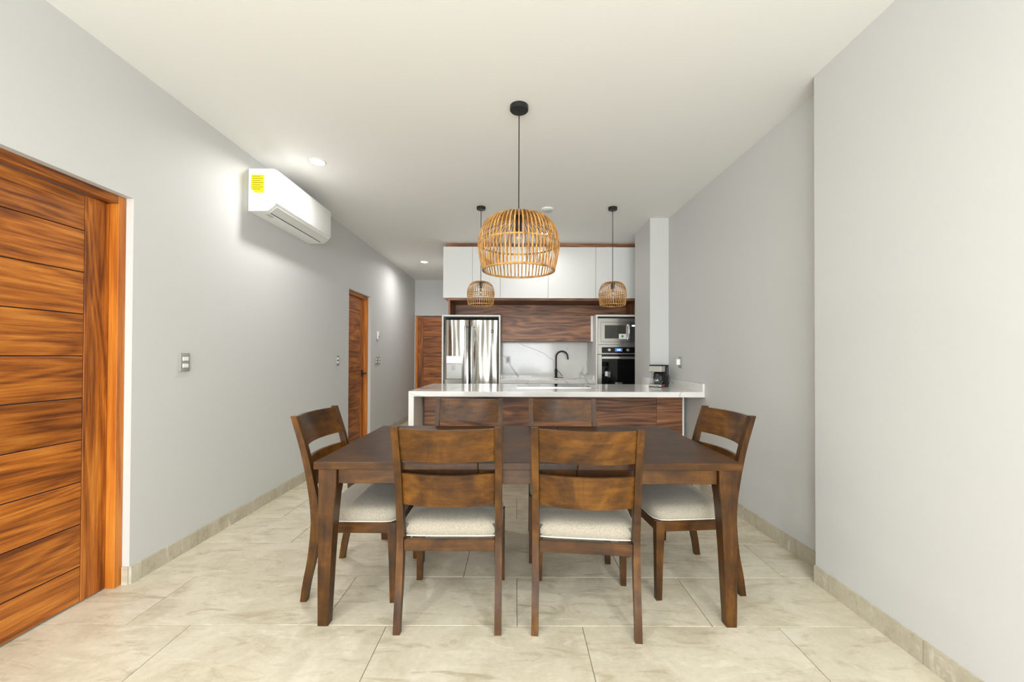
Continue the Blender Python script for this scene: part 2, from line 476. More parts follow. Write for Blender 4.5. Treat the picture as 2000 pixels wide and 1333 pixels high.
# ------------------------------------------------------------------ air conditioner
y0, y1 = 3.29, 4.26
t = thing('air_conditioner', (XL, (y0 + y1)/2, 2.424), 'white split air conditioner mounted high on the left wall', 'air conditioner')
prof = [(XL + .001, 2.764), (XL + .198, 2.764), (XL + .214, 2.758), (XL + .222, 2.744), (XL + .222, 2.484), (XL + .205, 2.462), (XL + .158, 2.426), (XL + .001, 2.424)]
def acp(bm, pts, a, b):
    prism(bm, pts, 'y', a, b); return bm
bm = acp(B(), prof, y0, y1)
bmesh.ops.bevel(bm, geom=[e for e in bm.edges if len({round(v.co.y, 4) for v in e.verts}) == 1], offset=.005, segments=2, affect='EDGES')
obj('body', bm, M_plastic, t, True)
obj('front_panel', bx(XL + .2225, XL + .230, y0 + .004, y1 - .004, 2.486, 2.752, bev=.003, seg=2), M_plastic, t, True)
bm = B(); prism(bm, [(XL + .214, 2.467), (XL + .159, 2.4245), (XL + .161, 2.4215), (XL + .217, 2.4635)], 'y', y0 + .03, y1 - .03)
obj('air_flap', bm, M_flap, t)
obj('air_slot', bx(XL + .146, XL + .153, y0 + .06, y1 - .06, 2.4225, 2.4255), M_dark, t)
s = obj('energy_label', prism(B(), [(XL + .028, 2.712), (XL + .128, 2.712), (XL + .128, 2.568), (XL + .052, 2.570), (XL + .042, 2.590), (XL + .022, 2.602)], 'y', y0 - .0012, y0 + .0005), M_yellow, t, label='yellow sticker with torn corner')
for k in range(7):
    z = 2.700 - k * .017
    obj('print_line', bx(XL + .036, XL + (.12 if k % 2 else .10), y0 - .0018, y0 - .0012, z - .0018, z + .0018), M_ink, s)
obj('warning_mark', bx(XL + .155, XL + .159, y0 - .001, y0, 2.50, 2.506), M_grey, t)
obj('brand_mark', bx(XL + .09, XL + .12, y0 + .08, y0 + .16, 2.4225, 2.4245), plain('faint_print', srgb(200, 200, 196), .5), t)

# ------------------------------------------------------------------ switches on the walls
def wallplate(name, y, z, wd, ht, n, label, cat, group=None, x=XL, sgn=1, side='wall'):
    t = thing(name, (x, y, z - ht/2), label, cat, group)
    a, b = sorted((x, x + sgn * .012))
    obj('plate', bx(a, b, y - wd/2, y + wd/2, z - ht/2, z + ht/2, bev=.003, seg=2), M_grey, t, True)
    a, b = sorted((x + sgn * .010, x + sgn * .016))
    for k in range(n):
        zc = z + (.5 - (k + .5) / n) * ht * .74
        obj('switch', bx(a, b, y - wd*.30, y + wd*.30, zc - .0125, zc + .0125, bev=.002), M_switch, t)
    return t
wallplate('light_switch', 2.67, 1.226, .075, .118, 2, 'grey wall plate with two white switches beside the large teak door', 'switch')
wallplate('light_switch', 4.955, 1.216, .075, .118, 2, 'grey wall plate with two white switches before the corridor door', 'switch')
wallplate('light_switch', 6.325, 1.20, .075, .118, 2, 'grey switch plate beyond the corridor door, the nearer of two', 'switch')
wallplate('light_switch', 6.445, 1.20, .075, .118, 2, 'grey switch plate beyond the corridor door, the farther of two', 'switch')
t = thing('thermostat', (XL, 6.40, 1.53), 'small white upright control box on the wall above the switch pair', 'control box')
obj('case', bx(XL, XL + .022, 6.365, 6.435, 1.53, 1.65, bev=.006, seg=2), M_plastic, t, True)
obj('control_button', bx(XL + .0215, XL + .025, 6.385, 6.415, 1.56, 1.585, bev=.002), M_grey, t)

# ------------------------------------------------------------------ dining table
CX = .057; TX0, TX1, TY0, TY1, TZ = -.943, 1.057, 1.935, 2.955, .775
t = thing('dining_table', (CX, (TY0 + TY1)/2, 0), 'long dark-stained wooden dining table in the middle of the room', 'table')
cuts = [TX0, CX - .233, CX + .233, TX1]
for a, b in zip(cuts, cuts[1:]):
    obj('tabletop_panel', bx(a + .0006, b - .0006, TY0, TY1, TZ - .035, TZ, bev=.003, seg=2), st_top, t)
AZ0, AZ1 = .664, TZ - .035
for yy in (TY0 + .042, TY1 - .066):
    for a, b in ((TX0 + .098, cuts[1]), (cuts[1], cuts[2]), (cuts[2], TX1 - .098)):
        obj('apron', bx(a + .001, b - .001, yy, yy + .024, AZ0, AZ1 - .0005, bev=.002), st['X'], t)
for xx in (TX0 + .034, TX1 - .058):
    obj('apron', bx(xx, xx + .024, TY0 + .112, TY1 - .112, AZ0, AZ1 - .0005, bev=.002), st['Y'], t)
def table_leg(sx, sy):
    X0 = TX0 + .014 if sx < 0 else TX1 - .014; Y0 = TY0 + .024 if sy < 0 else TY1 - .024
    bm = B(); rings = []
    for z, wv in [(0, .050), (.15, .055), (.35, .063), (.52, .072), (.60, .078), (.64, .083), (.662, .083), (AZ1 - .0005, .083)]:
        xa, xb = (X0, X0 + wv) if sx < 0 else (X0 - wv, X0)
        ya, yb = (Y0, Y0 + wv) if sy < 0 else (Y0 - wv, Y0)
        rings.append([bm.verts.new(p) for p in ((xa, ya, z), (xb, ya, z), (xb, yb, z), (xa, yb, z))])
    for a, b in zip(rings, rings[1:]):
        for i in range(4): bm.faces.new((a[i], a[(i+1) % 4], b[(i+1) % 4], b[i]))
    bm.faces.new(rings[0][::-1]); bm.faces.new(rings[-1])
    es = [e for e in bm.edges if abs(e.verts[0].co.z - e.verts[1].co.z) > .01]
    bmesh.ops.bevel(bm, geom=es, offset=.003, segments=2, affect='EDGES')
    return bm
for sx in (-1, 1):
    for sy in (-1, 1): obj('leg', table_leg(sx, sy), st['Z'], t)

# ------------------------------------------------------------------ dining chairs
ctr = catmull([(0, -.247, .032), (.10, -.232, .035), (.22, -.207, .040), (.36, -.190, .046), (.46, -.191, .044), (.60, -.212, .038), (.78, -.252, .034), (.955, -.306, .030)], 4)
def post_y(z):
    for a, b in zip(ctr, ctr[1:]):
        if a[0] <= z <= b[0]:
            k = (z - a[0]) / (b[0] - a[0] + 1e-9); return a[1] + (b[1] - a[1]) * k
    return ctr[-1][1]
W = .247                                # half the outer width
def make_chair():
    t = thing('dining_chair', (0, 0, 0), 'x', 'chair', 'dining chairs around the table')
    for s in (-1, 1):
        xa, xb = sorted((s * (W - .032), s * W))
        pts = [(y - th/2, z) for z, y, th in ctr] + [(y + th/2, z) for z, y, th in reversed(ctr)]
        bm = B(); n = len(ctr)
        cols = []
        for x in (xa, xb):
            cols.append([[bm.verts.new((x, y - th/2, z)), bm.verts.new((x, y + th/2, z))] for z, y, th in ctr])
        A, C = cols
        for i in range(n - 1):
            bm.faces.new((A[i][0], A[i][1], A[i+1][1], A[i+1][0])); bm.faces.new((C[i][0], C[i+1][0], C[i+1][1], C[i][1]))
            bm.faces.new((A[i][0], A[i+1][0], C[i+1][0], C[i][0])); bm.faces.new((A[i][1], C[i][1], C[i+1][1], A[i+1][1]))
        bm.faces.new((A[0][0], C[0][0], C[0][1], A[0][1])); bm.faces.new((A[-1][0], A[-1][1], C[-1][1], C[-1][0]))
        obj('back_post', bm, st['Z'], t, True)
    for s in (-1, 1):                   # front legs, tapered
        bm = B(); rings = []
        for z, wv in ((0, .030), (.2, .036), (.355, .044), (.409, .044)):
            xo = s * (W + .002); xi = xo - s * wv; yf = .232; rings.append([bm.verts.new(p) for p in ((xo, yf, z), (xi, yf, z), (xi, yf - wv, z), (xo, yf - wv, z))])
        for a, b in zip(rings, rings[1:]):
            for i in range(4): bm.faces.new((a[i], a[(i+1) % 4], b[(i+1) % 4], b[i]))
        bm.faces.new(rings[0]); bm.faces.new(rings[-1][::-1])
        obj('front_leg', bm, st['Z'], t)
    z0, z1 = .354, .409
    obj('seat_rail', bx(-W + .0325, W - .0325, -.204, -.180, z0, z1, bev=.002), st['X'], t)
    obj('seat_rail', bx(-W + .043, W - .043, .206, .230, z0, z1, bev=.002), st['X'], t)
    for s in (-1, 1):
        a, b = sorted((s * (W - .004), s * (W - .028)))
        obj('seat_rail', bx(a, b, -.167, .1875, z0, z1, bev=.002), st['Y'], t)
    def slat(za, zb, sag):
        bm = B(); n = 18; hw = W - .0325; L = []
        nz = 4
        for side in (0, 1):
            g = []
            for i in range(n + 1):
                x = -hw + 2 * hw * i / n
                bow = sag * (1 - (x / hw) ** 2)
                col = []
                for k in range(nz + 1):
                    z = za + (zb - za) * k / nz
                    col.append(bm.verts.new((x, post_y(z) - bow + (.010 if side else -.008), z - bow * .02)))
                g.append(col)
            L.append(g)
        F, K = L
        for i in range(n):
            for k in range(nz):
                bm.faces.new((F[i][k], F[i+1][k], F[i+1][k+1], F[i][k+1])); bm.faces.new((K[i][k], K[i][k+1], K[i+1][k+1], K[i+1][k]))
            bm.faces.new((F[i][0], K[i][0], K[i+1][0], F[i+1][0])); bm.faces.new((F[i][nz], F[i+1][nz], K[i+1][nz], K[i][nz]))
        for i in (0, n):
            for k in range(nz): bm.faces.new((F[i][k], F[i][k+1], K[i][k+1], K[i][k]))
        return bm
    obj('back_slat', slat(.795, .948, .045), slat_m, t, True)
    obj('back_slat', slat(.580, .732, .045), slat_m, t, True)
    # cushion
    def ring(bm, z, ins, n=44, rc=.03):
        hx, y0, y1 = W - .008 - ins, -.172 + ins, .232 - ins
        out = []
        for i in range(n):
            a = 2 * PI * i / n
            cx, cy = math.cos(a), math.sin(a)
            e = 9.0
            r = (abs(cx) ** e + abs(cy) ** e) ** (-1 / e)
            out.append(bm.verts.new((cx * r * hx, (y0 + y1)/2 + cy * r * (y1 - y0)/2, z)))
        return out
    bm = B(); zc = .4095
    rings = [ring(bm, zc + dz, ins) for dz, ins in ((0, .006), (.006, .001), (.02, -.003), (.04, -.003), (.058, .004), (.07, .016), (.077, .034), (.083, .065), (.088, .11), (.090, .16))]
    for a, b in zip(rings, rings[1:]):
        n = len(a)
        for i in range(n): bm.faces.new((a[i], a[(i+1) % n], b[(i+1) % n], b[i]))
    bm.faces.new(rings[0][::-1]); bm.faces.new(rings[-1])
    # notches for the posts are covered by the posts themselves: pull the rear corners in
    for v in bm.verts:
        if v.co.y < -.14 and abs(v.co.x) > W - .045: v.co.x = math.copysign(W - .036, v.co.x)
    cu = obj('cushion', bm, M_fab, t, True)
    bm = B(); pr = ring(bm, zc + .004, -.001); pts = [v.co.copy() for v in pr]; bm.free()
    for p in pts:
        if p.y < -.14 and abs(p.x) > W - .045: p.x = math.copysign(W - .037, p.x)
    obj('piping', tube(B(), pts, .0035, 6, True), M_pipe, cu, True)
    return t
def copy_tree(o, parent=None):
    c = link(o.copy()); c.parent = parent
    for ch in list(o.children): copy_tree(ch, c)
    return c
chair0 = make_chair()
R = math.radians
spots = [(-.310, 2.160, 0, 'brown wooden chair with its back to the camera, front left'),
         (.346, 2.132, -6.0, 'brown wooden chair with its back to the camera, front right and slightly turned'),
         (-.345, 2.790, 180, 'wooden chair across the table facing the camera, left of the two'),
         (.337, 2.785, 179, 'wooden chair across the table facing the camera, right of the two'),
         (-.845, 2.395, -90.5, 'wooden chair at the left end of the table beside the grey wall'),
         (.945, 2.440, 95.0, 'wooden chair at the right end of the table near the alcove wall')]
for i, (x, y, a, lab) in enumerate(spots):
    c = chair0 if i == 0 else copy_tree(chair0)
    c.location = (x, y, 0); c.rotation_euler = (0, 0, R(a)); c['label'] = lab

# ------------------------------------------------------------------ rattan pendants
def pendant(x, y, prof, nrib, rw, ring_zs, canr, label, sep):
    ztop = prof[0][1]
    t = thing('pendant_lamp', (x, y, prof[-1][1]), label, 'pendant lamp', 'woven rattan pendant lamps')
    obj('canopy', lathe(B(), [(canr, H - .0005), (canr, H - .026), (canr - .004, H - .030), (.008, H - .031)], x, y, 40), M_black, t, True)
    obj('cord', tube(B(), [(x, y, H - .03), (x, y, ztop - .01)], .0035, 8), M_black, t, True)
    obj('socket', lathe(B(), [(.014, ztop + .004), (.02, ztop - .004), (.02, ztop - .10 * (prof[0][1]-prof[-1][1]) / .37), (.016, ztop - .11 * (prof[0][1]-prof[-1][1]) / .37)], x, y, 20), M_black, t, True)
    zb = ztop - .11 * (prof[0][1]-prof[-1][1]) / .37
    br = .03 if sep else .022
    bp = [(.013, zb + .002), (.014, zb - .012), (br * .8, zb - .03), (br, zb - .03 - br * .7), (br * .8, zb - .03 - br * 1.4), (br * .35, zb - .03 - br * 1.75), (.002, zb - .03 - br * 1.8)]
    obj('bulb', lathe(B(), bp, x, y, 20), M_glass, t, True)
    # shade: frame rings and cane ribs
    P = catmull(prof, 3)
    def rad(z):
        for a, b in zip(P, P[1:]):
            if b[1] <= z <= a[1]: k = (a[1] - z) / (a[1] - b[1] + 1e-9); return a[0] + (b[0] - a[0]) * k
        return P[-1][0]
    bm = B()
    for z, rr in ring_zs:
        r = rad(z) - .003
        tube(bm, [(x + r*math.cos(2*PI*k/48), y + r*math.sin(2*PI*k/48), z) for k in range(48)], rr, 8, True)
    r = P[0][0]; lathe(bm, [(.012, ztop + .003), (r + .004, ztop + .003), (r + .006, ztop - .004), (.012, ztop - .004)], x, y, 32)
    sh = obj('shade', bm, M_rattan, t, True)
    def rib(bm, a):
        ca, sa = math.cos(a), math.sin(a); rings = []
        for i, (r, z) in enumerate(P):
            wd = min(rw, .42 * 2 * PI * max(r, .02) / nrib * 1.5) / 2; th = rw * .28
            q = P[min(i+1, len(P)-1)]; p = P[max(i-1, 0)]
            tr, tz = q[0] - p[0], q[1] - p[1]; l = math.hypot(tr, tz); nr, nz = -tz / l, tr / l
            ring = []
            for (sw, sn) in ((-1, -1), (1, -1), (1, 1), (-1, 1)):
                R_ = r + nr * th * sn; Z_ = z + nz * th * sn
                ring.append(bm.verts.new((R_ * ca - sw * wd * sa, R_ * sa + sw * wd * ca, Z_ - prof[-1][1])))
            rings.append(ring)
        for u, v in zip(rings, rings[1:]):
            for i in range(4): bm.faces.new((u[i], u[(i+1) % 4], v[(i+1) % 4], v[i]))
        bm.faces.new(rings[0][::-1]); bm.faces.new(rings[-1])
        return bm
    if sep:
        bm = rib(B(), 0); bmesh.ops.recalc_face_normals(bm, faces=bm.faces)
        me = bpy.data.meshes.new('rib'); bm.to_mesh(me); bm.free(); me.materials.append(M_rattan)
        for k in range(nrib):
            o = link(bpy.data.objects.new('rib', me)); o.parent = sh
            o.rotation_euler = (0, 0, 2 * PI * (k + .06 * math.sin(k * 2.3)) / nrib)
    else:
        bm = B()
        for k in range(nrib): rib(bm, 2 * PI * k / nrib)
        bmesh.ops.translate(bm, verts=bm.verts, vec=Vector((x, y, prof[-1][1])))
        tag(obj('rib_cage', bm, M_rattan, sh), kind='stuff')
    return t
big = [(.050, 2.180), (.125, 2.170), (.186, 2.146), (.224, 2.108), (.248, 2.056), (.259, 1.998), (.256, 1.940), (.245, 1.880), (.230, 1.817)]
pendant(.014, 2.65, big, 60, .0078, [(1.988, .006), (1.820, .007)], .059, 'large woven rattan dome pendant hanging above the dining table', True)
small = [(.030, 2.075), (.076, 2.069), (.110, 2.050), (.131, 2.018), (.143, 1.976), (.147, 1.935), (.143, 1.890), (.134, 1.822)]
pendant(-.382, 4.45, small, 36, .0055, [(1.945, .004), (1.925, .004), (1.826, .005)], .048, 'small woven rattan pendant over the kitchen island, left of the large one', False)
pendant(1.035, 4.45, small, 36, .0055, [(1.945, .004), (1.925, .004), (1.826, .005)], .048, 'small woven rattan pendant over the kitchen island near the column', False)

# ------------------------------------------------------------------ island
IY0, IY1, IZ = 3.91, 5.02, .94
t = thing('kitchen_island', (.35, 4.6, 0), 'kitchen island base clad in horizontal-grain walnut panels behind the table', 'island')
obj('carcass', bx(-.945, 1.50, 4.312, 4.995, 0, .8895), M_whitem, t)
obj('carcass', bx(1.50, 1.72, 4.312, 4.785, 0, .8895), M_whitem, t)
for a, b in ((-.948, 1.455), (1.4565, 1.718)):
    obj('front_panel', bx(a, b, 4.29, 4.3115, .0, .8895, bev=.001), walnut['X'], t)
obj('end_trim', bx(1.719, 1.736, 4.286, 4.3115, 0, .8895), M_whitem, t, label='white edge strip')
t = thing('island_worktop', (.35, 4.4, 0), 'white marble island worktop with waterfall end and low upstand', 'worktop')
xr = lambda y: 1.812 - (y - 2.36) * (.05 / 2.43) - .002
pts = [(-1.012, IY0), (xr(IY0), IY0), (xr(4.787), 4.787), (1.545, 4.787), (1.545, IY1), (-1.012, IY1)]
bm = prism(B(), pts, 'z', IZ - .05, IZ)
bmesh.ops.bevel(bm, geom=[e for e in bm.edges if abs(e.verts[0].co.z - e.verts[1].co.z) < .001], offset=.002, segments=2, affect='EDGES')
obj('slab', bm, M_marble, t)
obj('waterfall_panel', bx(-1.012, -.962, IY0, IY1, 0, IZ - .0505, bev=.001), M_marble, t)
obj('upstand', prism(B(), [(xr(IY0) - .02, IY0), (xr(IY0), IY0), (xr(4.787), 4.787), (xr(4.787) - .02, 4.767)], 'z', IZ, IZ + .078), M_marble, t)
obj('upstand', bx(1.525, xr(4.787) - .021, 4.767, 4.787, IZ, IZ + .088), M_marble, t)
obj('upstand', bx(1.525, 1.545, 4.788, IY1, IZ, IZ + .088), M_marble, t)
t = thing('cooktop', (.41, 4.69, IZ), 'flat black glass cooktop set into the island worktop', 'cooktop')
obj('added_bright_trim', bx(.012, .80, 4.40, 4.4595, IZ, IZ + .008, bev=.002), M_steelh, t)  # steel strip added to give the bright band along the cooktop front
obj('glass_plate', bx(.012, .80, 4.46, 4.93, IZ, IZ + .008, bev=.002), M_blackgl, t)
for (x, y, r) in ((.2, 4.8, .09), (.6, 4.8, .075), (.2, 4.58, .07), (.6, 4.58, .09)):
    obj('cooking_zone', tube(B(), [(x + r*math.cos(2*PI*k/40), y + r*math.sin(2*PI*k/40), IZ + .0079) for k in range(40)], .0008, 4, True), plain('zone_print', srgb(90, 90, 92), .4), t)

# coffee maker, its front turned to the left
def coffee():
    base = Vector((1.592, 4.615, IZ))
    t = link(bpy.data.objects.new('coffee_maker', None)); t.location = base; t.rotation_euler = (0, 0, R(-48)); OFF[t] = Vector((0, 0, 0))
    tag(t, 'black and silver drip coffee maker on the island worktop beside the column', 'coffee maker')
    # local: front -y, width x
    obj('base', bx(-.072, .072, -.095, .08, 0, .034, bev=.006, seg=2), M_black, t, True)
    obj('base_band', bx(-.0735, .0735, -.0975, -.02, .006, .030, bev=.003), M_silver, t, label='brushed silver band')
    obj('display', bx(.012, .050, -.0990, -.0976, .010, .026), M_teal, t)
    obj('power_button', bx(.0738, .0775, -.075, -.035, .006, .03, bev=.002), M_red, t, label='red switch')
    obj('tower', bx(-.072, .072, .015, .08, .0342, .245, bev=.005, seg=2), M_black, t, True)
    obj('water_gauge', bx(.0722, .0745, .04, .05, .12, .215), plain('gauge_grey', srgb(120, 124, 128), .3), t)
    obj('brew_head', bx(-.072, .072, -.09, .0148, .165, .245, bev=.006, seg=2), M_black, t, True)
    obj('head_band', bx(-.0738, .0738, -.0925, -.005, .168, .232, bev=.004), M_silver, t, label='brushed silver band')
    c = obj('carafe', lathe(B(), [(.045, .036), (.052, .045), (.055, .075), (.050, .105), (.040, .125), (.040, .132)], 0, -.04, 28), glass('carafe_glass', (.92, .95, .95, 1)), t, True)
    obj('lid', lathe(B(), [(.041, .1325), (.042, .146), (.02, .152)], 0, -.04, 24), M_black, c, True)
    obj('carafe_handle', tube(B(), [(.045, -.06, .128), (.075, -.075, .122), (.082, -.08, .09), (.060, -.068, .058)], .007, 8), M_black, c, True)
    return t
cm = coffee()
cmat = Matrix.Translation((1.592, 4.615, IZ)) @ Matrix.Rotation(R(-48), 4, 'Z')
cord = [cmat.inverted() @ Vector(p) for p in catmull([(1.672, 4.665, 1.04), (1.705, 4.66, 1.075), (1.722, 4.655, 1.04), (1.715, 4.66, .97), (1.690, 4.70, .9445)], 6)]
obj('power_cord', tube(B(), cord, .003, 8), M_black, cm, True)
t = thing('wall_socket', (1.765, 4.52, 1.19), 'grey wall plate with white plug on the alcove wall above the coffee maker', 'socket')
xw = lambda y: 1.812 - (y - 2.36) * (.05 / 2.43)
obj('plate', bx(xw(4.45) - .012, xw(4.45) + .001, 4.41, 4.49, 1.155, 1.275, bev=.003), M_grey, t)
obj('plug', bx(xw(4.45) - .05, xw(4.45) - .0125, 4.43, 4.475, 1.185, 1.25, bev=.006, seg=2), M_plastic, t, True)

# ------------------------------------------------------------------ kitchen wall
zpx = lambda y, s=138.: 1.27 + (698 - y) / s
xpx = lambda x, s=138.: (x - 1008) / s
UZ0, UZ1 = 2.10, 2.83
trim = struct('trim_1', bx(-1.0, 2.07, KY + .01, KY + .035, UZ1 + .0005, H - .0005), walnut['X'])
xs = [-1.040, xpx(922), xpx(976.5), xpx(1070), xpx(1163.5), xpx(1257)]
units = [((0, 1, 2), 'glossy white upper cabinet with two narrow doors, leftmost above the refrigerator'),
         ((2, 3), 'glossy white upper cabinet behind the large pendant, above the outlet'),
         ((3, 4), 'glossy white upper cabinet above the faucet'),
         ((4, 5), 'glossy white upper cabinet at the right end above the ovens')]
for ids, lab in units:
    a, b = xs[ids[0]], xs[ids[-1]]
    t = thing('upper_cabinet', ((a + b)/2, KY + .3, UZ0), lab, 'cabinet', 'white upper cabinets')
    obj('body', bx(a + .001, b - .001, KY + .021, 6.43, UZ0 + .002, UZ1), M_white, t)
    for i, j in zip(ids, ids[1:]):
        obj('door', bx(xs[i] + .002, xs[j] - .002, KY, KY + .020, UZ0, UZ1 - .002, bev=.0015), M_white, t)
t = thing('shelf_niche', (.5, 6.2, 1.86), 'long open walnut niche below the white upper cabinets', 'shelf')
obj('top_panel', bx(-.967, 2.07, KY + .02, 6.44, UZ0 - .032, UZ0 - .0005, bev=.001), walnut['X'], t)
obj('back_panel', bx(-.94, 2.07, 6.42, 6.44, 1.872, UZ0 - .0325), walnut['X'], t)
obj('side_panel', bx(-.967, -.9405, KY + .02, 6.44, 1.872, UZ0 - .0325), walnut['Z'], t)
obj('bottom_panel', bx(-.20, 1.125, 6.10, 6.418, 1.872, 1.89), walnut['X'], t)
obj('inner_block', bx(1.70, 1.72, KY + .05, 6.418, 1.872, UZ0 - .0325), walnut['Z'], t)
t = thing('hood_cabinet', (.46, 6.3, 1.495), 'walnut-fronted hood cabinet above the marble backsplash', 'cabinet')
obj('body', bx(-.218, 1.128, 6.111, 6.575, 1.50, 1.870), walnut['X'], t)
obj('front_panel', bx(-.218, 1.096, 6.09, 6.110, 1.495, 1.871, bev=.001), walnut['X'], t)
obj('filler_strip', bx(1.097, 1.128, 6.094, 6.110, 1.495, 1.871), M_whitem, t)

# refrigerator in its white housing
t = thing('refrigerator_housing', (-.64, 6.2, 0), 'thin white panel housing framing the steel refrigerator', 'housing')
obj('side_panel', bx(-1.052, -1.032, KY, 6.615, 0, 1.836, bev=.001), M_whitem, t)
obj('side_panel', bx(-.246, -.224, KY, 6.615, 0, 1.836, bev=.001), M_whitem, t)
obj('top_panel', bx(-1.052, -.224, KY, 6.615, 1.8365, 1.858, bev=.001), M_whitem, t)
t = thing('refrigerator', (-.64, 6.2, 0), 'stainless steel side-by-side refrigerator with water dispenser', 'refrigerator')
obj('cabinet_body', bx(-1.018, -.264, KY + .10, 6.60, .0, 1.80), M_dark, t)
def fdoor(x0, x1, z0, z1, yf, bulge, th=.08, n=14):
    bm = B(); F = []; 
    for i in range(n + 1):
        u = i / n; x = x0 + (x1 - x0) * u
        e = min(u, 1 - u) * (x1 - x0)
        y = yf - bulge * (1 - (2*u - 1) ** 2) + (.012 * (1 - e / .012) ** 2 if e < .012 else 0)
        F.append((x, y))
    P = F + [(x1, yf + th), (x0, yf + th)]
    return prism(bm, P, 'z', z0, z1)
fd = obj('freezer_door', fdoor(-1.022, -.678, .06, 1.785, KY + .012, .018), M_steel, t, True)
rd = obj('fridge_door', fdoor(-.655, -.262, .06, 1.785, KY + .012, .018), M_steel, t, True)
def fhandle(x, parent):
    bm = B(); ya = KY - .055
    P = catmull([(x, KY + .0, 1.70), (x, ya + .01, 1.69), (x, ya, 1.64), (x, ya - .006, 1.2), (x, ya, .72), (x, ya + .01, .67), (x, KY, .66)], 4)
    tube(bm, P, .014, 12); return obj('handle', bm, M_steelh, parent, True, label='steel bar handle')
fhandle(-.714, fd); fhandle(-.622, rd)
dx0, dx1 = xpx(872), xpx(902.5)
obj('dispenser_panel', bx(dx0, dx1, KY - .018, KY + .012, zpx(712), zpx(697), bev=.004), plain('dispenser_silver', srgb(214, 220, 216), .2, .4), fd)
obj('dispenser_recess', bx(dx0, dx1, KY - .012, KY + .006, zpx(742), zpx(712) - .001, bev=.003), plain('dispenser_grey', srgb(150, 150, 146), .35, .6), fd)
obj('dispenser_tray', prism(B(), [(KY - .012, zpx(742) - .001), (KY - .04, zpx(743)), (KY - .03, zpx(752)), (KY, zpx(752))], 'x', dx0 - .006, dx1 + .006), plain('dispenser_tray_m', srgb(190, 190, 186), .3, .5), fd)
for k in range(4):
    z = zpx(717 + 2.4 * k); obj('print_line', bx(xpx(882), xpx(889), KY - .0128, KY - .0121, z - .002, z + .002), M_ink if False else M_dark, fd)
lx, lz = xpx(961), zpx(649)
obj('round_emblem', tube(B(), [(lx + .020*math.cos(2*PI*k/24), KY - .0055, lz + .020*math.sin(2*PI*k/24)) for k in range(24)], .0035, 6, True), M_dark, rd, True, label='round dark emblem')

# sink run
t = thing('base_cabinet', (.46, 6.2, 0), 'white base cabinet under the sink worktop', 'cabinet')
obj('body', bx(-.222, 1.126, KY + .04, 6.595, 0, .878), M_whitem, t)
for k in range(3):
    a = -.222 + k * .4493
    obj('door', bx(a + .002, a + .4473, KY + .018, KY + .0395, .10, .872, bev=.001), M_white, t)
obj('shadow_gap', bx(-.222, 1.126, KY + .03, KY + .0395, .8725, .8885), M_black, t)
SX0, SX1, SY0, SY1 = .25, .98, 6.03, 6.42
t = thing('sink_worktop', (.46, 6.2, .8885), 'white veined marble worktop holding the sink below the walnut hood', 'worktop')
bm = B()
for a, b, c, d in ((-.2225, SX0, KY, 6.578), (SX1, 1.1285, KY, 6.578), (SX0, SX1, KY, SY0), (SX0, SX1, SY1, 6.578)):
    box(bm, a, b, c, d, .889, .94)
bmesh.ops.remove_doubles(bm, verts=bm.verts, dist=1e-5)
obj('slab', bm, M_marble, t)
obj('upstand', bx(-.2225, -.205, KY + .1, 6.575, .9402, 1.0), M_marble, t)
obj('upstand', bx(1.111, 1.1285, KY + .1, 6.575, .9402, 1.0), M_marble, t)
t = thing('sink', ((SX0 + SX1)/2, 6.22, .75), 'steel undermount sink basin in front of the black faucet', 'sink')
bm = B(); g = .0015
box(bm, SX0 + g, SX1 - g, SY0 + g, SY1 - g, .885, .893)
f_top = max(bm.faces, key=lambda f: f.calc_center_median().z); bmesh.ops.delete(bm, geom=list(bm.faces), context='FACES_ONLY'); bm.free()
bm = B()
for a, b, c, d, e, f in ((SX0+g, SX0+.006, SY0+g, SY1-g, .889, .935), (SX1-.006, SX1-g, SY0+g, SY1-g, .889, .935), (SX0+.006, SX1-.006, SY0+g, SY0+.006, .889, .935), (SX0+.006, SX1-.006, SY1-.006, SY1-g, .889, .935), (SX0+g, SX1-g, SY0+g, SY1-g, .8795, .889)):
    box(bm, a, b, c, d, e, f)
obj('basin', bm, M_steel2, t)
obj('drain', lathe(B(), [(.04, .8892), (.04, .892), (.03, .892)], .62, 6.24, 24), M_chrome, t)
fx, fy = xpx(1086.5, 125.6), 6.47
t = thing('faucet', (fx, fy, .94), 'black gooseneck kitchen faucet behind the sink', 'faucet')
obj('base', lathe(B(), [(.027, .9402), (.027, .95), (.02, .955)], fx, fy, 24), M_black, t, True)
obj('body', lathe(B(), [(.019, .955), (.02, 1.03), (.022, 1.04), (.022, 1.07), (.013, 1.085)], fx, fy, 24), M_black, t, True)
P = [(fx, fy, 1.08), (fx, fy, 1.26)] + [(fx + .088 - .088*math.cos(a), fy - .05*math.sin(a/2)**2, 1.262 + .092*math.sin(a)) for a in [PI*k/14 for k in range(1, 13)]]
P += [(P[-1][0] + .008, P[-1][1], P[-1][2] - .04), (P[-1][0] + .012, P[-1][1], P[-1][2] - .075)]
obj('spout', tube(B(), P, .0125, 12), M_black, t, True)
obj('lever', tube(B(), [(fx + .018, fy - .0, 1.055), (fx + .04, fy - .02, 1.04), (fx + .095, fy - .03, .968)], .0045, 8), M_black, t, True)
obj('deck_plate', bx(fx + .02, fx + .115, fy - .035, fy + .02, .9402, .949, bev=.002), M_black, t)
t = solo('backsplash', bx(-.222, 1.128, 6.579, 6.617, .9, 1.4995), M_marble, 'white marble backsplash with grey diagonal veins behind the faucet', 'backsplash')
M_vein = plain('vein_grey', srgb(168, 166, 160), .12)
